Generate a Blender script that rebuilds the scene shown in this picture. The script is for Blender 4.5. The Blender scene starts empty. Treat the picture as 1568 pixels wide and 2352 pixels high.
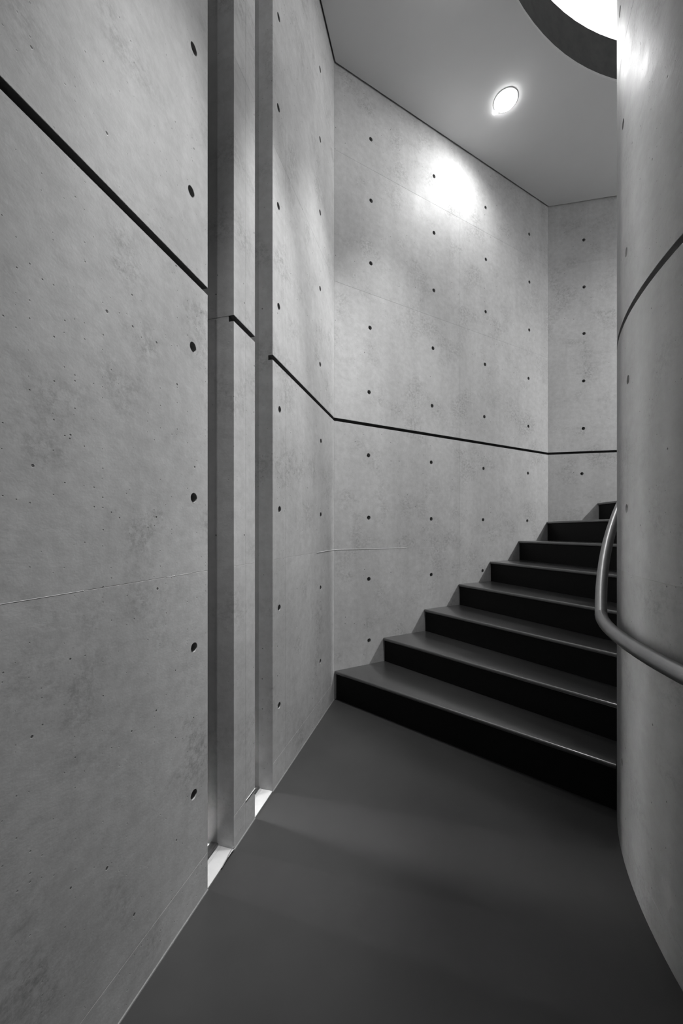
import bpy, bmesh, math
from mathutils import Vector, Matrix
from mathutils.geometry import delaunay_2d_cdt

SC = bpy.context.scene
COL = SC.collection

# ------------------------------------------------------------------ camera
EYE = 1.1386
cam_data = bpy.data.cameras.new('camera')
cam_data.sensor_fit = 'HORIZONTAL'
cam_data.sensor_width = 36.0
cam_data.lens = 868.44 / 1568.0 * 36.0
cam_data.shift_y = 44.87 / 1568.0
cam_data.clip_start = 0.02
cam = bpy.data.objects.new('camera', cam_data)
cam.location = (0.0, 0.0, EYE)
cam.rotation_euler = (math.pi / 2, 0.0, 0.0)
COL.objects.link(cam)
SC.camera = cam

# ------------------------------------------------------------------ sky (even overcast)
SKY = 62.0
world = bpy.data.worlds.new('overcast_sky')
SC.world = world
world.use_nodes = True
bg = world.node_tree.nodes['Background']
bg.inputs['Color'].default_value = (1.0, 1.0, 1.0, 1.0)
bg.inputs['Strength'].default_value = SKY

# ------------------------------------------------------------------ exposure
SC.view_settings.view_transform = 'Standard'
SC.view_settings.look = 'None'
SC.view_settings.exposure = 0.0
SC.view_settings.gamma = 1.0
SC.view_settings.use_curve_mapping = False
SC.cycles.max_bounces = 7
SC.cycles.diffuse_bounces = 4
SC.cycles.glossy_bounces = 4
SC.cycles.transparent_max_bounces = 12
SC.cycles.sample_clamp_indirect = 4.0
SC.cycles.use_adaptive_sampling = True
SC.cycles.adaptive_threshold = 0.07
SC.cycles.caustics_reflective = False
SC.cycles.caustics_refractive = False

# the seen downlight and the unseen lamps added for fill: plan position is worked out below; watts, aim and cone of each beam
LAMP_B = (35.0, (-0.35, 0.03, -1.0), 172.0)      # the one in the picture, above the lower steps
LAMP_D = (48.0, (0.0, 0.0001, -1.0), 165.0)       # unseen, added further up the stair
FILL_E = (640.0, (0.0, 0.0001, -1.0), 172.0)      # unseen fill added round the corner of the stair
WASH = (-0.2025, 0.0557, -1.0)                    # added fill: narrow beams tilted at the wall with the slits
FILL_A0 = (115.0, (-0.27, 0.074, -1.0), 26.0)  # lamps over the landing: unseen, added to brighten the left wall
FILL_A1 = (430.0, (-0.183, 0.05, -1.0), 26.0)
FILL_A2 = (430.0, (-0.208, 0.057, -1.0), 28.0)
FILL_A3 = (215.0, (-0.20, 0.055, -1.0), 42.0)
FILL_C = (140.0, (-0.12, 0.21, -1.0), 50.0)       # unseen fill added above the lowest steps, tilted at the back wall


# ================================================================== materials
def new_mat(name):
    m = bpy.data.materials.new(name)
    m.use_nodes = True
    nt = m.node_tree
    b = nt.nodes['Principled BSDF']
    return m, nt, b


def grey(v):
    return (v, v, v, 1.0)


def concrete(name, base, rough=0.55, spec=0.35, holes=1.0, mottling=1.0):
    m, nt, b = new_mat(name)
    N, L = nt.nodes, nt.links
    src = N.new('ShaderNodeAttribute')
    src.attribute_name = 'surf'              # metres along the wall, height, number of the wall
    pos = src.outputs['Vector']

    def noise(scale, detail, rough_, vec=pos):
        n = N.new('ShaderNodeTexNoise')
        n.inputs['Scale'].default_value = scale
        n.inputs['Detail'].default_value = detail
        n.inputs['Roughness'].default_value = rough_
        L.new(vec, n.inputs['Vector'])
        return n.outputs['Fac']

    def ramp(fac, a, bb, va, vb):
        r = N.new('ShaderNodeMapRange')
        r.inputs['From Min'].default_value = a
        r.inputs['From Max'].default_value = bb
        r.inputs['To Min'].default_value = va
        r.inputs['To Max'].default_value = vb
        L.new(fac, r.inputs['Value'])
        return r.outputs['Result']

    def math2(op, x, y):
        n = N.new('ShaderNodeMath')
        n.operation = op
        for i, v in enumerate((x, y)):
            if isinstance(v, (int, float)):
                n.inputs[i].default_value = v
            else:
                L.new(v, n.inputs[i])
        return n.outputs[0]

    # broad cloudiness, vertical pour streaks, fine mottling
    k = mottling
    big = ramp(noise(1.7, 5, 0.6), 0.3, 0.7, 1 - 0.10 * k, 1 + 0.07 * k)
    stretch = N.new('ShaderNodeMapping')
    stretch.inputs['Scale'].default_value = (9.0, 0.9, 9.0)
    L.new(pos, stretch.inputs['Vector'])
    streak = ramp(noise(1.0, 4, 0.6, stretch.outputs['Vector']), 0.3, 0.7, 1 - 0.06 * k, 1 + 0.05 * k)
    patch_mask = ramp(noise(4.5, 3, 0.5), 0.5, 0.68, 0.0, 1.0)
    grain = ramp(noise(55.0, 5, 0.8), 0.44, 0.62, 0.0, 1.0)
    patch = math2('SUBTRACT', 1.0, math2('MULTIPLY', math2('MULTIPLY', patch_mask, grain), 0.34 * k))
    fine = ramp(noise(26.0, 6, 0.72), 0.3, 0.7, 1 - 0.11 * k, 1 + 0.10 * k)
    info = N.new('ShaderNodeObjectInfo')
    panel_tone = ramp(info.outputs['Random'], 0.0, 1.0, 0.97, 1.03)
    tone = math2('MULTIPLY', math2('MULTIPLY', big, streak), math2('MULTIPLY', math2('MULTIPLY', patch, fine), panel_tone))

    # air holes left in the concrete: sparse small pits in two sizes
    def pits(scale, keep, rmax):
        v = N.new('ShaderNodeTexVoronoi')
        v.feature = 'F1'
        v.voronoi_dimensions = '2D'
        v.inputs['Scale'].default_value = scale
        shift = N.new('ShaderNodeVectorMath')
        shift.operation = 'ADD'
        L.new(pos, shift.inputs[0])
        spread = N.new('ShaderNodeSeparateXYZ')
        L.new(pos, spread.inputs[0])
        together = N.new('ShaderNodeCombineXYZ')
        L.new(math2('MULTIPLY', spread.outputs[2], 13.31), together.inputs[0])
        L.new(math2('MULTIPLY', spread.outputs[2], 7.77), together.inputs[1])
        L.new(together.outputs[0], shift.inputs[1])
        L.new(shift.outputs[0], v.inputs['Vector'])
        sep = N.new('ShaderNodeSeparateColor')
        L.new(v.outputs['Color'], sep.inputs['Color'])
        size = ramp(sep.outputs[0], keep, 1.0, 0.0, rmax)
        n = N.new('ShaderNodeMapRange')
        n.interpolation_type = 'SMOOTHSTEP'
        L.new(v.outputs['Distance'], n.inputs['Value'])
        L.new(math2('MULTIPLY', size, 0.6), n.inputs['From Min'])
        L.new(math2('ADD', size, 0.0005), n.inputs['From Max'])
        n.inputs['To Min'].default_value = 1.0
        n.inputs['To Max'].default_value = 0.0
        gate = math2('GREATER_THAN', sep.outputs[0], keep)
        return math2('MULTIPLY', n.outputs['Result'], gate)

    region = ramp(noise(1.1, 2, 0.5), 0.42, 0.6, 0.25, 1.0)
    small = math2('MULTIPLY', pits(46.0, 0.72, 0.095), region)
    large = pits(13.0, 0.74, 0.054)
    pit = math2('MINIMUM', math2('ADD', small, large), 1.0)
    pit = math2('MULTIPLY', pit, holes)
    tone = math2('MULTIPLY', tone, math2('SUBTRACT', 1.0, math2('MULTIPLY', pit, 0.72)))
    val = math2('MULTIPLY', tone, base)
    comb = N.new('ShaderNodeCombineColor')
    for i in range(3):
        L.new(val, comb.inputs[i])
    L.new(comb.outputs['Color'], b.inputs['Base Color'])
    b.inputs['Specular IOR Level'].default_value = spec
    L.new(ramp(noise(7.0, 4, 0.6), 0.3, 0.7, rough - 0.07, rough + 0.07), b.inputs['Roughness'])
    hgt = math2('SUBTRACT', math2('ADD', math2('MULTIPLY', noise(22.0, 4, 0.65), 0.6),
                                  math2('MULTIPLY', noise(140.0, 2, 0.6), 0.10)), math2('MULTIPLY', pit, 1.2))
    bump = N.new('ShaderNodeBump')
    bump.inputs['Strength'].default_value = 0.35
    bump.inputs['Distance'].default_value = 0.0035
    L.new(hgt, bump.inputs['Height'])
    L.new(bump.outputs['Normal'], b.inputs['Normal'])
    return m


def simple(name, base, rough, spec=0.5, metal=0.0, var=0.0, scale=30.0, bump_h=0.0, coat=0.0, coat_rough=0.1):
    m, nt, b = new_mat(name)
    N, L = nt.nodes, nt.links
    b.inputs['Base Color'].default_value = grey(base)
    b.inputs['Roughness'].default_value = rough
    b.inputs['Specular IOR Level'].default_value = spec
    b.inputs['Metallic'].default_value = metal
    b.inputs['Coat Weight'].default_value = coat
    b.inputs['Coat Roughness'].default_value = coat_rough
    if var or bump_h:
        geo = N.new('ShaderNodeNewGeometry')
        n = N.new('ShaderNodeTexNoise')
        n.inputs['Scale'].default_value = scale
        n.inputs['Detail'].default_value = 5
        n.inputs['Roughness'].default_value = 0.65
        L.new(geo.outputs['Position'], n.inputs['Vector'])
        if var:
            r = N.new('ShaderNodeMapRange')
            r.inputs['From Min'].default_value = 0.25
            r.inputs['From Max'].default_value = 0.75
            r.inputs['To Min'].default_value = base * (1 - var)
            r.inputs['To Max'].default_value = base * (1 + var)
            L.new(n.outputs['Fac'], r.inputs['Value'])
            c = N.new('ShaderNodeCombineColor')
            for i in range(3):
                L.new(r.outputs['Result'], c.inputs[i])
            L.new(c.outputs['Color'], b.inputs['Base Color'])
        if bump_h:
            bp = N.new('ShaderNodeBump')
            bp.inputs['Strength'].default_value = 0.3
            bp.inputs['Distance'].default_value = bump_h
            L.new(n.outputs['Fac'], bp.inputs['Height'])
            L.new(bp.outputs['Normal'], b.inputs['Normal'])
    return m


def glass_mat(name, clear=0.92):
    m = bpy.data.materials.new(name)
    m.use_nodes = True
    nt = m.node_tree
    N, L = nt.nodes, nt.links
    N.remove(N['Principled BSDF'])
    out = N['Material Output']
    tr = N.new('ShaderNodeBsdfTransparent')
    tr.inputs['Color'].default_value = grey(clear)
    gl = N.new('ShaderNodeBsdfGlossy')
    gl.inputs['Roughness'].default_value = 0.02
    lw = N.new('ShaderNodeLayerWeight')
    lw.inputs['Blend'].default_value = 0.5
    pw = N.new('ShaderNodeMath')
    pw.operation = 'POWER'
    pw.inputs[1].default_value = 4.0
    L.new(lw.outputs['Facing'], pw.inputs[0])
    mr = N.new('ShaderNodeMapRange')
    mr.inputs['To Min'].default_value = 0.03
    mr.inputs['To Max'].default_value = 0.6
    L.new(pw.outputs[0], mr.inputs['Value'])
    mx = N.new('ShaderNodeMixShader')
    L.new(mr.outputs['Result'], mx.inputs['Fac'])
    L.new(tr.outputs[0], mx.inputs[1])
    L.new(gl.outputs[0], mx.inputs[2])
    L.new(mx.outputs[0], out.inputs['Surface'])
    return m


def emit_mat(name, strength):
    m, nt, b = new_mat(name)
    b.inputs['Base Color'].default_value = grey(0.8)
    b.inputs['Emission Color'].default_value = grey(1.0)
    b.inputs['Emission Strength'].default_value = strength
    return m


M_WALL = concrete('wall_concrete', 0.58, rough=0.55, spec=0.3)
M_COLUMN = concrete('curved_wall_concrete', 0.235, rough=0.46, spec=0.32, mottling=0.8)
M_RAW = simple('rough_core_concrete', 0.22, 0.8, spec=0.1, var=0.2, scale=15.0)
M_SHADE = simple('painted_shade_dark', 0.05, 0.8, spec=0.1)  # near-black: puts groove shade into colour; also on the slabs outside the slits
M_CUP = simple('tie_hole_mortar', 0.26, 0.75, spec=0.2, var=0.25, scale=60)
M_PLUG = simple('tie_hole_plug', 0.03, 0.8, spec=0.1)
M_CEIL = simple('ceiling_plaster', 0.72, 0.7, spec=0.25, var=0.02, scale=3.0)
M_FLOOR = simple('floor_coating', 0.041, 0.30, spec=0.28, var=0.10, scale=4.0, bump_h=0.0006)
M_TREAD = simple('step_tread_coating', 0.036, 0.35, spec=0.5, var=0.12, scale=6.0, coat=1.0, coat_rough=0.2)
M_TREAD.node_tree.nodes['Principled BSDF'].inputs['Coat IOR'].default_value = 1.9
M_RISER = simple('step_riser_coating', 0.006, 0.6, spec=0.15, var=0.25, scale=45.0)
M_STEEL = simple('handrail_steel', 0.34, 0.36, spec=0.5, metal=1.0, var=0.06, scale=18.0)
M_SILL = simple('sill_white_paint', 0.42, 0.55, spec=0.3, var=0.08, scale=20.0)
M_FRAME = simple('window_frame_dark', 0.05, 0.5)
M_BEAD = simple('floor_edge_sealant', 0.17, 0.5, var=0.2, scale=40.0)
M_TRIM = simple('downlight_trim', 0.75, 0.4, spec=0.4)
M_LENS = emit_mat('downlight_lens', 24.0)
M_GLASS = glass_mat('clear_glass')
M_RIDGE = simple('mortar_ridge_pale', 0.70, 0.6, var=0.1, scale=50.0)
M_FASCIA = simple('opening_fascia_dark', 0.085, 0.7, spec=0.2, var=0.2, scale=12.0)  # even dark tone with slight variation
M_GLASS_TINT = glass_mat('tinted_lantern_glass', 0.185)  # tint put in to dim the daylight through the lantern
M_GROUND = simple('court_gravel', 0.03, 0.9, var=0.3, scale=60.0)


# ================================================================== helpers
def link(o, parent=None, kind=None):
    COL.objects.link(o)
    if parent is not None:
        o.parent = parent
    if kind:
        o['kind'] = kind
    return o


def mesh_obj(name, verts, faces, mat, parent=None, kind=None, smooth=None, surf=None):
    me = bpy.data.meshes.new(name)
    me.from_pydata([tuple(v) for v in verts], [], faces)
    if surf is not None:
        at_ = me.attributes.new('surf', 'FLOAT_VECTOR', 'POINT')
        at_.data.foreach_set('vector', [c for v in surf for c in v])
    bm = bmesh.new()
    bm.from_mesh(me)
    bmesh.ops.remove_doubles(bm, verts=bm.verts, dist=2e-5)
    bmesh.ops.recalc_face_normals(bm, faces=bm.faces)
    bm.to_mesh(me)
    bm.free()
    me.materials.append(mat)
    if smooth is not None:
        for p in me.polygons:
            p.use_smooth = True
        me.set_sharp_from_angle(angle=math.radians(smooth))
    o = bpy.data.objects.new(name, me)
    return link(o, parent, kind)


def tag(o, label, category, group=None):
    o['label'] = label
    o['category'] = category
    if group:
        o['group'] = group
    return o


# ------------------------------------------------------------------ plan
ANG_A, ANG_B, ANG_D = (math.radians(a) for a in (15.378, 61.1813, 101.7845))
CEIL = 4.3198
SLAB_TOP = 4.615
CYL_C = Vector((2.35, 0.61))
CYL_R = 1.541
HOLE_R = 2.103
SIDE = 2.37


def direction(a):
    return Vector((math.sin(a), math.cos(a)))


class Wall:
    """A flat wall: start point, heading, t along it, o into the room."""

    def __init__(self, p, ang):
        self.p = Vector(p)
        self.e = direction(ang)
        self.n = Vector((self.e.y, -self.e.x))      # towards the room

    def at(self, t, o, h):
        q = self.p + self.e * t + self.n * o
        return Vector((q.x, q.y, h))


eA = direction(ANG_A)
nA = Vector((eA.y, -eA.x))
W_A = Wall(-nA * 0.7289, ANG_A)
T_CB = 2.46338
P_CB = W_A.p + eA * T_CB
W_B = Wall(P_CB, ANG_B)
L_B = 2.3698
P_BD = P_CB + W_B.e * L_B
W_D = Wall(P_BD, ANG_D)
# the rest of the octagon, out of the picture
others = []
p = P_BD + W_D.e * SIDE
corners = [P_CB, P_BD, p]
a = ANG_D
for i in range(3):
    a += math.radians(44.6)
    others.append(Wall(p, a))
    p = p + direction(a) * SIDE
    corners.append(p)
P_A0 = W_A.p + eA * 0.09
corners.append(P_A0)
gap = P_A0 - p
W_LAST = Wall(p, math.atan2(gap.x, gap.y))
L_LAST = gap.length


def inset_poly(pts, off):
    """offset a polygon (given clockwise seen from above, as here) towards its middle"""
    n = len(pts)
    out = []
    for i in range(n):
        a0, b0, c0 = pts[i - 1], pts[i], pts[(i + 1) % n]
        d1, d2 = (b0 - a0).normalized(), (c0 - b0).normalized()
        n1, n2 = Vector((d1.y, -d1.x)), Vector((d2.y, -d2.x))
        m = (n1 + n2)
        m /= m.dot(n1)
        out.append(b0 + m * off)
    return out


# ------------------------------------------------------------------ concrete panels with tie holes
HOLE_RAD = 0.0145
SURF_ID = [0.0]               # counts the walls, so that no two share a pattern


def cup_mesh():
    prof = [(0.0152, 0.0002), (0.0143, -0.0012), (0.0128, -0.0185), (0.0062, -0.0190), (0.0058, -0.0205), (0.0, -0.0205)]
    n = 20
    verts, faces, mats = [], [], []
    for r, z in prof[:-1]:
        for i in range(n):
            t = 2 * math.pi * i / n
            verts.append((r * math.cos(t), r * math.sin(t), z))
    verts.append((0, 0, prof[-1][1]))
    rows = len(prof) - 1
    for k in range(rows - 1):
        for i in range(n):
            j = (i + 1) % n
            faces.append((k * n + i, k * n + j, (k + 1) * n + j, (k + 1) * n + i))
            mats.append(1 if k >= 3 else 0)
    for i in range(n):
        faces.append(((rows - 1) * n + i, (rows - 1) * n + (i + 1) % n, len(verts) - 1))
        mats.append(1)
    me = bpy.data.meshes.new('tie_hole')
    me.from_pydata(verts, [], faces)
    me.materials.append(M_CUP)
    me.materials.append(M_PLUG)
    for pl, mi in zip(me.polygons, mats):
        pl.material_index = mi
        pl.use_smooth = True
    me.set_sharp_from_angle(angle=math.radians(35))
    return me


CUP = cup_mesh()


def panel(parent, at, s0, s1, h0, h1, holes=(), th=0.022, ch=0.0008, ds=None, mat=None, name='panel'):
    mat = mat or M_WALL
    nseg = max(1, round((s1 - s0) / ds)) if ds else 1
    ss = [s0 + (s1 - s0) * i / nseg for i in range(nseg + 1)]
    si = [s0 + ch] + ss[1:-1] + [s1 - ch]
    # outline, in order: bottom left to right, top right to left
    inner = [(s, h0 + ch) for s in si] + [(s, h1 - ch) for s in reversed(si)]
    outer = [(s, h0) for s in ss] + [(s, h1) for s in reversed(ss)]
    pts = [Vector(v) for v in inner]
    n0 = len(pts)
    edges = [(i, (i + 1) % n0) for i in range(n0)]
    for i in range(1, nseg):
        edges.append((i, n0 - 1 - i))
    for (hs, hh) in holes:
        base = len(pts)
        for i in range(20):
            t = 2 * math.pi * i / 20
            pts.append(Vector((hs + HOLE_RAD * math.cos(t), hh + HOLE_RAD * math.sin(t))))
        edges += [(base + i, base + (i + 1) % 20) for i in range(20)]
    r = delaunay_2d_cdt(pts, edges, [], 0, 1e-6)
    vs, fs = r[0], r[2]
    sid = SURF_ID[0]
    S = [(v.x, v.y, sid) for v in vs]
    V = [at(v.x, 0.0, v.y) for v in vs]
    F = []
    for f in fs:
        c = sum((vs[i] for i in f), Vector((0, 0))) / len(f)
        if any((c.x - hs) ** 2 + (c.y - hh) ** 2 < (HOLE_RAD * 0.97) ** 2 for hs, hh in holes):
            continue
        F.append(tuple(f))
    b = len(V)
    V += [at(s, 0.0, h) for s, h in inner]
    V += [at(s, -ch, h) for s, h in outer]
    V += [at(s, -th, h) for s, h in outer]
    S += [(s, h, sid) for s, h in inner] + [(s + ch, h, sid) for s, h in outer]
    S += [(s + th, h, sid) for s, h in outer]
    for k in range(2):
        for i in range(n0):
            j = (i + 1) % n0
            F.append((b + k * n0 + i, b + k * n0 + j, b + (k + 1) * n0 + j, b + (k + 1) * n0 + i))
    bb = b + 2 * n0
    for i in range(nseg):
        F.append((bb + i, bb + i + 1, bb + n0 - 2 - i, bb + n0 - 1 - i))
    o = mesh_obj(name, V, F, mat, parent, smooth=20 if ds else None, surf=S)
    for (hs, hh) in holes:
        c = bpy.data.objects.new('tie_hole', CUP)
        pz = at(hs, 0.0, hh)
        nz = (at(hs, 0.1, hh) - pz).normalized()
        up = Vector((0, 0, 1))
        xx = up.cross(nz).normalized()
        mtx = Matrix((xx, up, nz)).transposed().to_4x4()
        mtx.translation = pz
        c.matrix_world = mtx
        link(c, o)
    return o


def slab_box(name, at, t0, t1, o0, o1, h0, h1, mat, parent=None, kind=None, miter0=0.0, miter1=0.0):
    """box along a wall between two offsets; the far side may reach past the ends to close a corner"""
    V = []
    for h in (h0, h1):
        V += [at(t0, o0, h), at(t1, o0, h), at(t1 + miter1, o1, h), at(t0 - miter0, o1, h)]
    F = [(0, 1, 2, 3), (4, 5, 6, 7), (0, 1, 5, 4), (1, 2, 6, 5), (2, 3, 7, 6), (3, 0, 4, 7)]
    return mesh_obj(name, V, F, mat, parent, kind)


ROWS = [(0.0, 0.12), (0.12, 1.0149), (1.0149, 1.891), (1.913, 2.8413), (2.8413, 3.7367), (3.7367, 4.345)]
CORE = 0.30


def build_wall(name, W, cols, holes=(), th=0.022, miter=(0.0, 0.0), core=True, thick=None):
    """cols: list of (t0, t1, thickness or None); a thick column is a solid block through the wall"""
    SURF_ID[0] += 3.7
    t0, t1 = cols[0][0], cols[-1][1]
    plain = [c for c in cols if c[2] is None]
    blocks = [c for c in cols if c[2] is not None]
    if plain:
        c0, c1 = plain[0][0], plain[-1][1]
        root = slab_box(name, W.at, c0, c1, -th, -CORE, 0.0, 4.345, M_RAW, None, 'structure', miter[0], miter[1])
    else:
        root = panel(None, lambda t, o, h: W.at(t, o - th, h), t0 + 0.0003, t1 - 0.0003, 1.8905, 1.9135, th=blocks[0][2] - th - 0.01, ch=0.0002, name=name)
        root['kind'] = 'structure'
    for i, (a0, a1, tk) in enumerate(cols):
        if tk is not None and plain:
            panel(root, lambda t, o, h: W.at(t, o - th, h), a0 + 0.0003, a1 - 0.0003, 1.8905, 1.9135, th=tk - th - 0.01, ch=0.0002, name='groove_infill')
        for (h0, h1) in ROWS:
            hs = [(x, y) for x, y in holes if a0 < x < a1 and h0 < y < h1]
            panel(root, W.at, a0, a1, h0, h1, hs, th=tk or th)
    slab_box('groove_shade_strip', W.at, t0 + 0.0012, t1 - 0.0012, -th + 0.002, -th - 0.001, 1.8915, 1.9125, M_SHADE, root)  # dark strip paints the groove's shade on its back
    slab_box('groove_shade_strip', W.at, t0 + 0.0012, t1 - 0.0012, -0.0010, -th + 0.0021, 1.9115, 1.9126, M_SHADE, root)  # same painted shade along the underside of the upper panels
    return root


holes_A = [(0.978, 2.589), (0.966, 2.150), (0.974, 1.691), (0.978, 1.240), (0.979, 0.790), (0.978, 0.348)]
holes_C = [(1.577, 3.470), (1.574, 3.056), (1.574, 2.611), (1.578, 2.159), (1.588, 1.695), (1.587, 1.240), (1.583, 0.792), (1.582, 0.348),
           (2.165, 3.927), (2.165, 3.504), (2.165, 3.063), (2.165, 2.604), (2.165, 2.147), (2.180, 1.688), (2.177, 1.241), (2.173, 0.798), (2.169, 0.354)]
holes_B = [(0.297, 3.952), (0.299, 3.512), (0.297, 3.062), (0.290, 2.598), (0.282, 2.136), (0.277, 1.683), (0.279, 1.238), (0.280, 0.799), (0.282, 0.360),
           (0.894, 3.957), (0.894, 3.508), (0.892, 3.051), (0.883, 2.590), (0.874, 2.133), (0.865, 1.685), (0.865, 1.238), (0.865, 0.798),
           (1.485, 3.952), (1.488, 3.503), (1.485, 3.048), (1.477, 2.589), (1.469, 2.134), (1.458, 1.684), (1.453, 1.240), (1.447, 0.800),
           (2.079, 3.946), (2.082, 3.495), (2.079, 3.042), (2.069, 2.583), (2.066, 2.131), (2.060, 1.688), (2.050, 1.240)]
holes_D = [(0.316, 3.951), (0.318, 3.497), (0.318, 3.048), (0.315, 2.591), (0.313, 2.133), (0.299, 1.697),
           (0.909, 3.951), (0.909, 3.497), (0.909, 3.048), (0.909, 2.591), (0.909, 2.133), (0.905, 1.697)]

T_S1, T_P0, T_PM, T_P1, T_C0, T_CM = 1.0469, 1.2009, 1.2834, 1.3563, 1.5152, 1.6555
FIN_A, FIN_P, FIN_C = 2.6, 2.6, 0.95   # unseen depth of the concrete beside the slits, shaped to narrow their daylight
build_wall('wall_left', W_A, [(0.09, T_S1, FIN_A)], holes_A, miter=(0.12, 0.0))
build_wall('wall_left_blade', W_A, [(T_P0, T_PM, FIN_P), (T_PM, T_P1, FIN_P)])
build_wall('wall_left_end', W_A, [(T_C0, T_CM, FIN_C), (T_CM, T_CB, None)], holes_C, miter=(0.0, 0.12))
build_wall('wall_back', W_B, [(0.0, 1.1761, None), (1.1761, L_B, None)], holes_B, miter=(0.12, 0.12))
build_wall('wall_back_right', W_D, [(0.0, 1.18, None), (1.18, SIDE, None)], holes_D, miter=(0.12, 0.12))
for i, w in enumerate(others):
    build_wall(('wall_right_far', 'wall_right_near', 'wall_behind_right')[i], w, [(0.0, SIDE / 2, None), (SIDE / 2, SIDE, None)], miter=(0.12, 0.12))
build_wall('wall_behind_left', W_LAST, [(0.0, L_LAST / 2, None), (L_LAST / 2, L_LAST, None)], miter=(0.12, 0.12))


slab_box('corner_infill', W_A.at, -0.45, 0.12, -0.06, -2.6, 0.0, 4.345, M_RAW, bpy.data.objects['wall_left'])


# thin mortar ridges left along some of the panel seams
def ridge(W, t0, t1, h, parent, proud=0.0016):
    V = []
    for t in (t0, t1):
        V += [W.at(t, -0.0006, h - 0.0012), W.at(t, proud, h), W.at(t, -0.0006, h + 0.0014)]
    mesh_obj('mortar_ridge', V, [(0, 1, 2), (3, 4, 5), (0, 1, 4, 3), (1, 2, 5, 4), (2, 0, 3, 5)], M_RIDGE, bpy.data.objects[parent])


ridge(W_A, T_PM, T_P1 - 0.001, 0.12, 'wall_left_blade')
ridge(W_A, 0.30, 0.62, 1.0149, 'wall_left', 0.0003)
ridge(W_A, 0.86, 0.97, 1.0149, 'wall_left', 0.0003)
ridge(W_A, 2.10, T_CB - 0.002, 1.0149, 'wall_left_end')
ridge(W_B, 0.002, 0.62, 1.0149, 'wall_back')


# ------------------------------------------------------------------ curved wall (the round core)
def cyl_at(s, o, h):
    a = s / CYL_R
    r = CYL_R + o
    return Vector((CYL_C.x + r * math.cos(a), CYL_C.y + r * math.sin(a), h))


SURF_ID[0] += 3.7
CYL_ROWS = [(0.0, 0.10), (0.10, 1.0), (1.0, 1.854), (1.876, 2.82), (2.82, 3.72), (3.72, 4.62), (4.62, 6.58)]
n = 96
V, F = [], []
for h in (0.0, 6.58):
    V += [cyl_at(2 * math.pi * CYL_R * i / n, -0.022, h) for i in range(n)]
F = [(i, (i + 1) % n, n + (i + 1) % n, n + i) for i in range(n)]
F += [tuple(range(n)), tuple(range(n, 2 * n))]
round_wall = mesh_obj('wall_right', V, F, M_RAW, None, 'structure', smooth=30)
cyl_holes = [(math.radians(a_) * CYL_R, h_) for a_, h_ in
             [(151.9, 0.321), (153.6, 0.770), (154.6, 1.216), (155.2, 1.643), (154.4, 2.081), (152.6, 2.560), (150.2, 3.03),
              (177.0, 0.321), (177.0, 0.770), (177.0, 1.216), (177.0, 1.643), (177.0, 2.081), (177.0, 2.560)]]
for h0, h1 in CYL_ROWS:
    for a0, a1 in ((70, 190), (190, 310), (310, 430)):
        s0, s1 = math.radians(a0) * CYL_R, math.radians(a1) * CYL_R
        hs = [q for q in cyl_holes if s0 < q[0] < s1 and h0 < q[1] < h1]
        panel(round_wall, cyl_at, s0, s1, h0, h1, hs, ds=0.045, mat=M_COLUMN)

# ------------------------------------------------------------------ floor
inner_poly = corners
fl = inset_poly(inner_poly, -0.05)
V = [Vector((q.x, q.y, 0.0)) for q in fl] + [Vector((q.x, q.y, -0.12)) for q in fl]
k = len(fl)
F = [tuple(range(k)), tuple(range(k, 2 * k))] + [(i, (i + 1) % k, k + (i + 1) % k, k + i) for i in range(k)]
mesh_obj('floor', V, F, M_FLOOR, None, 'structure')


def bead(t0, t1, parent=None):
    rad = 0.0035
    V, F = [], []
    prof = [(0.0, 0.0), (rad, 0.0), (rad * 0.7, rad * 0.7), (0.0, rad)]
    for t in (t0, t1):
        V += [W_A.at(t, o, h) for o, h in prof]
    for i in range(4):
        F.append((i, (i + 1) % 4, 4 + (i + 1) % 4, 4 + i))
    F += [(0, 1, 2, 3), (4, 5, 6, 7)]
    return mesh_obj('sealant_bead', V, F, M_BEAD, parent, None if parent else 'structure')


tr = bead(0.095, T_S1)
tr.name = 'trim_1'
bead(T_P0, T_P1, tr)
bead(T_C0, T_CB - 0.004, tr)


# ------------------------------------------------------------------ ceiling with its round opening
def ring_plate(name, outer, r, z0, z1, mat, parent=None, kind=None, nseg=120):
    pts = [Vector(q) for q in outer]
    k = len(pts)
    edges = [(i, (i + 1) % k) for i in range(k)]
    for i in range(nseg):
        a_ = 2 * math.pi * i / nseg
        pts.append(CYL_C + Vector((math.cos(a_), math.sin(a_))) * r)
    edges += [(k + i, k + (i + 1) % nseg) for i in range(nseg)]
    res = delaunay_2d_cdt(pts, edges, [], 0, 1e-6)
    vs, fs = res[0], res[2]
    keep = []
    for f in fs:
        c = sum((vs[i] for i in f), Vector((0, 0))) / len(f)
        if (c - CYL_C).length > r * 0.9995:
            keep.append(tuple(f))
    m = len(vs)
    V = [Vector((v.x, v.y, z0)) for v in vs] + [Vector((v.x, v.y, z1)) for v in vs]
    F = keep + [tuple(i + m for i in f) for f in keep]
    b = len(V)
    o2 = pts[:k]
    V += [Vector((q.x, q.y, z)) for z in (z0, z1) for q in o2]
    F += [(b + i, b + (i + 1) % k, b + k + (i + 1) % k, b + k + i) for i in range(k)]
    b = len(V)
    c2 = pts[k:]
    V += [Vector((q.x, q.y, z)) for z in (z0, z1) for q in c2]
    F += [(b + i, b + (i + 1) % nseg, b + nseg + (i + 1) % nseg, b + nseg + i) for i in range(nseg)]
    return mesh_obj(name, V, F, mat, parent, kind, smooth=30)


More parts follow.
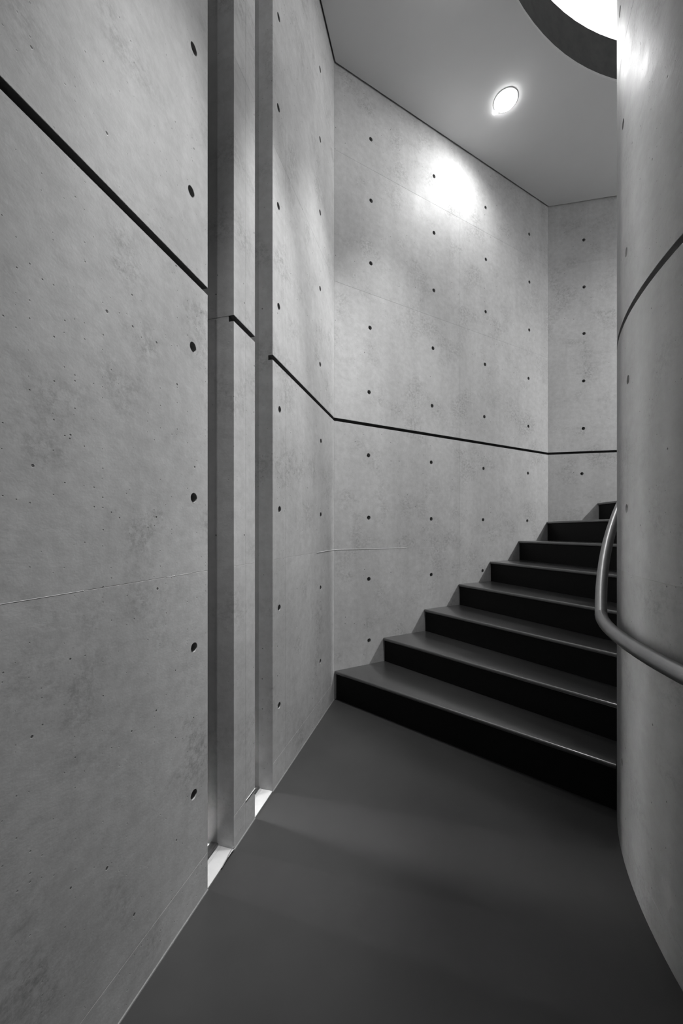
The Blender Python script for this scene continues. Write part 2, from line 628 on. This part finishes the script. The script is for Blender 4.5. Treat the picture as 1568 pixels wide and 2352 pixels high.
def arc_wall(name, r0, r1, a0, a1, z0, z1, mat, parent, seg=12, base=SLAB_TOP, mid=Vector((0, 0))):
    V, F = [], []
    for i in range(seg + 1):
        a_ = math.radians(a0 + (a1 - a0) * i / seg)
        d_ = Vector((math.cos(a_), math.sin(a_)))
        for r_, z_ in ((r0, z0), (r1, z0), (r1, z1), (r0, z1)):
            q = d_ * r_
            V.append((q.x + mid.x, q.y + mid.y, z_ - base))
    for i in range(seg):
        for j in range(4):
            F.append((4 * i + j, 4 * i + (j + 1) % 4, 4 * i + 4 + (j + 1) % 4, 4 * i + 4 + j))
    if abs(a1 - a0) < 359.0:
        F += [(0, 1, 2, 3), (4 * seg, 4 * seg + 1, 4 * seg + 2, 4 * seg + 3)]
    return mesh_obj(name, V, F, mat, parent, smooth=25)


ceiling = ring_plate('ceiling', inset_poly(inner_poly, 0.011), HOLE_R, CEIL, CEIL + 0.016, M_CEIL, None, 'structure')
ring_plate('slab', inset_poly(inner_poly, -2.7), HOLE_R + 0.008, 4.346, SLAB_TOP, M_RAW, ceiling)
ring_face = arc_wall('opening_fascia', HOLE_R + 0.003, HOLE_R + 0.0078, 0.0, 360.0, CEIL + 0.006, SLAB_TOP + 0.002, M_FASCIA, ceiling, 120, 0.0, CYL_C)

# unseen round lantern over the opening: glass ring, posts, roof added to hold back high sky
lantern = bpy.data.objects.new('window_3', None)
lantern.location = (CYL_C.x, CYL_C.y, SLAB_TOP)
link(lantern, None, 'structure')
LR, L0, L1 = 2.2, SLAB_TOP, 6.58


for i in range(8):
    a0 = 77.0 + 45 * i
    arc_wall('post', LR - 0.03, LR + 0.03, a0 - 0.8, a0 + 0.8, L0, L1, M_FRAME, lantern, 2)
    arc_wall('pane', LR - 0.004, LR + 0.004, a0 + 0.8, a0 + 44.2, L0, L1, M_GLASS_TINT, lantern, 12)
V, F = [], []
for h in (L1 - SLAB_TOP, L1 - SLAB_TOP + 0.25):
    V += [((LR + 1.0) * math.cos(2 * math.pi * i / 64), (LR + 1.0) * math.sin(2 * math.pi * i / 64), h) for i in range(64)]
F = [(i, (i + 1) % 64, 64 + (i + 1) % 64, 64 + i) for i in range(64)] + [tuple(range(64)), tuple(range(64, 128))]
mesh_obj('roof', V, F, M_RAW, lantern)


# ------------------------------------------------------------------ slit windows
GLASS_O = -0.062


def slit(name, t0, t1, deep):
    root = bpy.data.objects.new(name, None)
    root.location = W_A.at((t0 + t1) / 2, GLASS_O, 0.0)
    link(root, None, 'structure')
    inv = Matrix.Translation(-root.location)

    def at(t, o, h):
        return inv @ W_A.at(t, o, h)

    slab_box('sill', at, t0 + 0.001, t1 - 0.001, -0.051, GLASS_O, -0.02, 0.004, M_SILL, root)
    slab_box('sill_apron', at, t0 + 0.001, t1 - 0.001, 0.0, -0.0505, -0.02, 0.004, M_SILL, root)
    slab_box('pane', at, t0 + 0.002, t1 - 0.002, GLASS_O - 0.004, GLASS_O - 0.012, 0.0, 4.346, M_GLASS, root)
    slab_box('outer_dark_slab', at, t0 + 0.001, t1 - 0.001, GLASS_O - 0.031, -deep, -0.14, -0.015, M_SHADE, root)  # dark slab added to cut daylight bounced onto the jambs
    slab_box('frame_rail', at, t0 + 0.001, t1 - 0.001, GLASS_O - 0.001, GLASS_O - 0.03, -0.14, 0.012, M_FRAME, root)
    return root


w1 = slit('window_1', T_S1, T_P0, FIN_A)
slit('window_2', T_P1, T_C0, FIN_C)

# sunken court outside the slits: ground and retaining wall
court_h = 0.35
slab_box('court_light_blocker', W_A.at, -2.0, 1.13, -3.2, -3.45, -0.3, 5.0, M_RAW, None, 'structure')  # unseen wall added to block part of the first slit's daylight
slab_box('ground', W_A.at, -2.0, 5.5, -CORE, -5.2, -0.3, -0.14, M_GROUND, None, 'structure')
slab_box('wall_court', W_A.at, -2.0, 5.5, -5.2, -5.5, -0.3, court_h, M_RAW, None, 'structure')


# ------------------------------------------------------------------ winding stair
STEP_C = Vector((2.307, 0.469))
step_t = [0.0, 0.401, 0.789, 1.158, 1.535, 1.921, 2.345]
step_h = [0.192, 0.363, 0.533, 0.704, 0.877, 1.053, 1.235, 1.412]
pts_on_wall = [W_B.at(t, 0, 0).xy for t in step_t] + [W_D.at(0.431, 0, 0).xy]
theta = [math.atan2((q - STEP_C).y, (q - STEP_C).x) for q in pts_on_wall]
for i in range(6):
    theta.append(theta[-1] - math.radians(7.5))
    step_h.append(step_h[-1] + 0.176)
step_poly = inset_poly(inner_poly, 0.0025)


def ray_out(th):
    d_ = Vector((math.cos(th), math.sin(th)))
    best = None
    for i in range(len(step_poly)):
        a_, b_ = step_poly[i], step_poly[(i + 1) % len(step_poly)]
        e_ = b_ - a_
        det = d_.x * -e_.y + d_.y * e_.x
        if abs(det) < 1e-9:
            continue
        w_ = a_ - STEP_C
        r_ = (w_.x * -e_.y + w_.y * e_.x) / det
        u_ = (d_.x * w_.y - d_.y * w_.x) / det
        if r_ > 0 and -1e-6 <= u_ <= 1 + 1e-6 and (best is None or r_ < best):
            best = r_
    return STEP_C + d_ * best


def ray_in(th):
    d_ = Vector((math.cos(th), math.sin(th)))
    w_ = STEP_C - CYL_C
    bq = w_.dot(d_)
    cq = w_.dot(w_) - (CYL_R + 0.0025) ** 2
    return STEP_C + d_ * (-bq + math.sqrt(bq * bq - cq))


def sector(th0, th1, sh0=0.0):
    """plan outline of a step: outer edge from th0 to th1 (th falls), inner edge back; sh0 sets the front back"""
    o0, o1 = ray_out(th0), ray_out(th1)
    mids = []
    for q in step_poly:
        tq = math.atan2((q - STEP_C).y, (q - STEP_C).x)
        if th1 + 0.004 < tq < th0 - 0.004:
            mids.append((tq, q))
    mids.sort(key=lambda m: -m[0])
    outer = [o0] + [q for _, q in mids] + [o1]
    inner = [ray_in(th1 + (th0 - th1) * i / 4) for i in range(5)]
    if sh0:
        d_ = (outer[0] - inner[-1]).normalized()
        nn = Vector((d_.y, -d_.x))
        if nn.dot(outer[-1] - outer[0]) < 0:
            nn = -nn
        along = (outer[1] - outer[0]).normalized()
        outer[0] = outer[0] + along * (sh0 / max(0.3, abs(along.dot(nn))))
        q = inner[-1] + nn * sh0
        inner[-1] = CYL_C + (q - CYL_C).normalized() * (CYL_R + 0.0025)
    return outer, inner


def prism(name, outline, z0, z1, mat, parent, round_front=None):
    k = len(outline)
    V = [(q.x, q.y, z0) for q in outline] + [(q.x, q.y, z1) for q in outline]
    F = [tuple(range(k)), tuple(range(k, 2 * k))] + [(i, (i + 1) % k, k + (i + 1) % k, k + i) for i in range(k)]
    me = bpy.data.meshes.new(name)
    me.from_pydata(V, [], F)
    bm = bmesh.new()
    bm.from_mesh(me)
    bmesh.ops.recalc_face_normals(bm, faces=bm.faces)
    if round_front:
        bm.verts.ensure_lookup_table()
        # front edge runs between outline[-1] (inner) and outline[0] (outer)
        ed = []
        for e_ in bm.edges:
            ids = {v.index for v in e_.verts}
            if ids == {0, k - 1} or ids == {k, 2 * k - 1}:
                ed.append(e_)
        bmesh.ops.bevel(bm, geom=ed, offset=round_front, segments=5, profile=0.5, affect='EDGES')
    bm.to_mesh(me)
    bm.free()
    me.materials.append(mat)
    for pl in me.polygons:
        pl.use_smooth = True
    me.set_sharp_from_angle(angle=math.radians(25))
    o = bpy.data.objects.new(name, me)
    return link(o, parent)


stair = bpy.data.objects.new('staircase', None)
stair.location = (P_CB.x, P_CB.y, 0.0)
tag(stair, 'dark winding staircase climbing between the grey concrete wall and the curved core', 'staircase')
link(stair)
inv = Matrix.Translation(-stair.location)
TREAD = 0.021
for i in range(len(theta) - 1):
    z_lo = step_h[i - 1] if i else 0.0
    z_hi = step_h[i]
    back = theta[i + 1] - math.radians(1.6)
    o_, i_ = sector(theta[i], back)
    o2_, i2_ = sector(theta[i], back, 0.013)
    sh = Vector((P_CB.x, P_CB.y))
    tread = prism('step', [q - sh for q in o_ + i_], z_hi - TREAD, z_hi, M_TREAD, stair, 0.0085)
    prism('riser', [q - sh for q in o2_ + i2_], z_lo + 0.0005, z_hi - TREAD - 0.0002, M_RISER, tread)


# ------------------------------------------------------------------ handrail
def tube(name, pts, rad, mat, parent, n=20, caps=True):
    V, F = [], []
    up = Vector((0, 0, 1))
    for i, p_ in enumerate(pts):
        d0 = (p_ - pts[i - 1]).normalized() if i else (pts[1] - p_).normalized()
        d1 = (pts[i + 1] - p_).normalized() if i < len(pts) - 1 else d0
        tdir = (d0 + d1).normalized()
        stretch = 1.0 / max(0.5, tdir.dot(d0))
        side = tdir.cross(up).normalized()
        upv = side.cross(tdir).normalized()
        for j in range(n):
            t = 2 * math.pi * j / n
            V.append(p_ + side * (rad * math.cos(t)) + upv * (rad * math.sin(t) * stretch))
    for i in range(len(pts) - 1):
        for j in range(n):
            F.append((i * n + j, i * n + (j + 1) % n, (i + 1) * n + (j + 1) % n, (i + 1) * n + j))
    if caps:
        F += [tuple(range(n)), tuple(range((len(pts) - 1) * n, len(pts) * n))]
    return mesh_obj(name, V, F, mat, parent, smooth=40)


curl = [(1.120, 0.002, 0.005), (1.135, 0.001, 0.006), (1.150, 0.001, 0.009), (1.163, 0.002, 0.015), (1.176, 0.003, 0.019), (1.188, 0.003, 0.019), (1.197, 0.003, 0.014)]
w1_inv = Matrix.Translation(-w1.location)
tube('sealant_strip', [w1_inv @ W_A.at(*q) for q in curl], 0.0018, M_BEAD, w1, n=8)

RAIL_R = CYL_R + 0.052
KINK, RAIL_Z = 147.0, 0.812
rail = bpy.data.objects.new('handrail', None)
kx = Vector((CYL_C.x + RAIL_R * math.cos(math.radians(KINK)), CYL_C.y + RAIL_R * math.sin(math.radians(KINK)), RAIL_Z))
rail.location = kx
tag(rail, 'grey round steel handrail curving along the concrete core wall', 'handrail')
link(rail)


def rail_pt(a_, z_, r_=RAIL_R):
    t = math.radians(a_)
    return Vector((CYL_C.x + r_ * math.cos(t), CYL_C.y + r_ * math.sin(t), z_)) - kx


slope = 0.1745 / 7.5
pts = [rail_pt(a_, RAIL_Z) for a_ in range(225, int(KINK) - 1, -2)]
tube('landing_rail', pts, 0.0212, M_STEEL, rail)
pts = [rail_pt(KINK - 2.0 * i, RAIL_Z + 2.0 * i * slope) for i in range(0, 50)]
tube('stair_rail', pts, 0.0205, M_STEEL, rail)
for a_, z_ in ((188.0, RAIL_Z), (216.0, RAIL_Z), (100.0, RAIL_Z + 47 * slope), (72.0, RAIL_Z + 75 * slope)):
    pp = [rail_pt(a_, z_ - 0.018), rail_pt(a_, z_ - 0.045, RAIL_R - 0.006), rail_pt(a_, z_ - 0.058, RAIL_R - 0.025), rail_pt(a_, z_ - 0.060, CYL_R + 0.001)]
    tube('bracket', pp, 0.006, M_STEEL, rail, n=10)


# ------------------------------------------------------------------ recessed downlight and the added fill lamps
def lathe(name, prof, mat, parent, n=40, smooth=35):
    V, F = [], []
    for r_, z_ in prof:
        for j in range(n):
            t = 2 * math.pi * j / n
            V.append((r_ * math.cos(t), r_ * math.sin(t), z_))
    for i in range(len(prof) - 1):
        for j in range(n):
            F.append((i * n + j, i * n + (j + 1) % n, (i + 1) * n + (j + 1) % n, (i + 1) * n + j))
    return mesh_obj(name, V, F, mat, parent, smooth=smooth)


def downlight(xy, beam, label):
    lamp = bpy.data.objects.new('downlight', None)
    lamp.location = (xy[0], xy[1], CEIL)
    tag(lamp, label, 'ceiling light', 'recessed downlights in the ceiling')
    link(lamp)
    lathe('trim_ring', [(0.077, 0.0), (0.085, 0.0), (0.086, -0.001), (0.084, -0.003), (0.080, -0.004), (0.077, -0.003), (0.077, 0.0)], M_TRIM, lamp)
    lathe('lens', [(0.0775, -0.003)] + [(0.077 * math.cos(math.radians(a_)), -0.003 - 0.026 * math.sin(math.radians(a_))) for a_ in range(0, 90, 10)] + [(0.0005, -0.029)], M_LENS, lamp)
    # clip past the rim; the lamp's light on it is put in as glow
    d_ = Vector((-0.49, 0.87, 0)).normalized()
    s_ = Vector((-d_.y, d_.x, 0))
    V = []
    for z_ in (-0.001, -0.008):
        V += [d_ * 0.080 - s_ * 0.010 + Vector((0, 0, z_)), d_ * 0.080 + s_ * 0.010 + Vector((0, 0, z_)),
              d_ * 0.103 + s_ * 0.003 + Vector((0, 0, z_)), d_ * 0.103 - s_ * 0.003 + Vector((0, 0, z_))]
    mesh_obj('glowing_clip', V, [(0, 1, 2, 3), (4, 5, 6, 7), (0, 1, 5, 4), (1, 2, 6, 5), (2, 3, 7, 6), (3, 0, 4, 7)], M_LENS, lamp)
    sp = bpy.data.lights.new('beam', 'SPOT')
    sp.energy = beam[0]
    sp.spot_size = math.radians(beam[2])
    sp.spot_blend = 1.0
    sp.shadow_soft_size = 0.045
    so = bpy.data.objects.new('beam', sp)
    so.location = (0, 0, -0.055)
    so.rotation_euler = Vector(beam[1]).to_track_quat('-Z', 'Y').to_euler()
    link(so, lamp)


downlight((1.2103, 2.7882), LAMP_B, 'small round recessed downlight glowing white in the pale ceiling above the steps')
downlight(W_D.at(1.75, 0.45, 0).xy, LAMP_D, 'unseen downlight added further up the stair, hidden behind the curved wall')
downlight(others[0].at(1.4, 0.45, 0).xy, FILL_E, 'added unseen fill light round the corner of the stair, farthest behind the curved wall')
downlight(W_A.at(0.40, 0.66, 0).xy, FILL_A0, 'added unseen fill light over the landing behind the viewer, farthest from the stair')
downlight(W_A.at(0.90, 0.66, 0).xy, FILL_A1, 'added unseen fill light over the landing, above the top of the photo before the slit windows')
downlight(W_A.at(1.50, 0.66, 0).xy, FILL_A2, 'added unseen fill light over the landing, above the top of the photo beside the slit windows')
downlight(W_A.at(2.10, 0.66, 0).xy, FILL_A3, 'added unseen fill light over the foot of the stair, above the top of the photo')
downlight(W_B.at(0.40, 0.80, 0).xy, FILL_C, 'added unseen fill light just above the top of the photo, nearest to the glowing one')
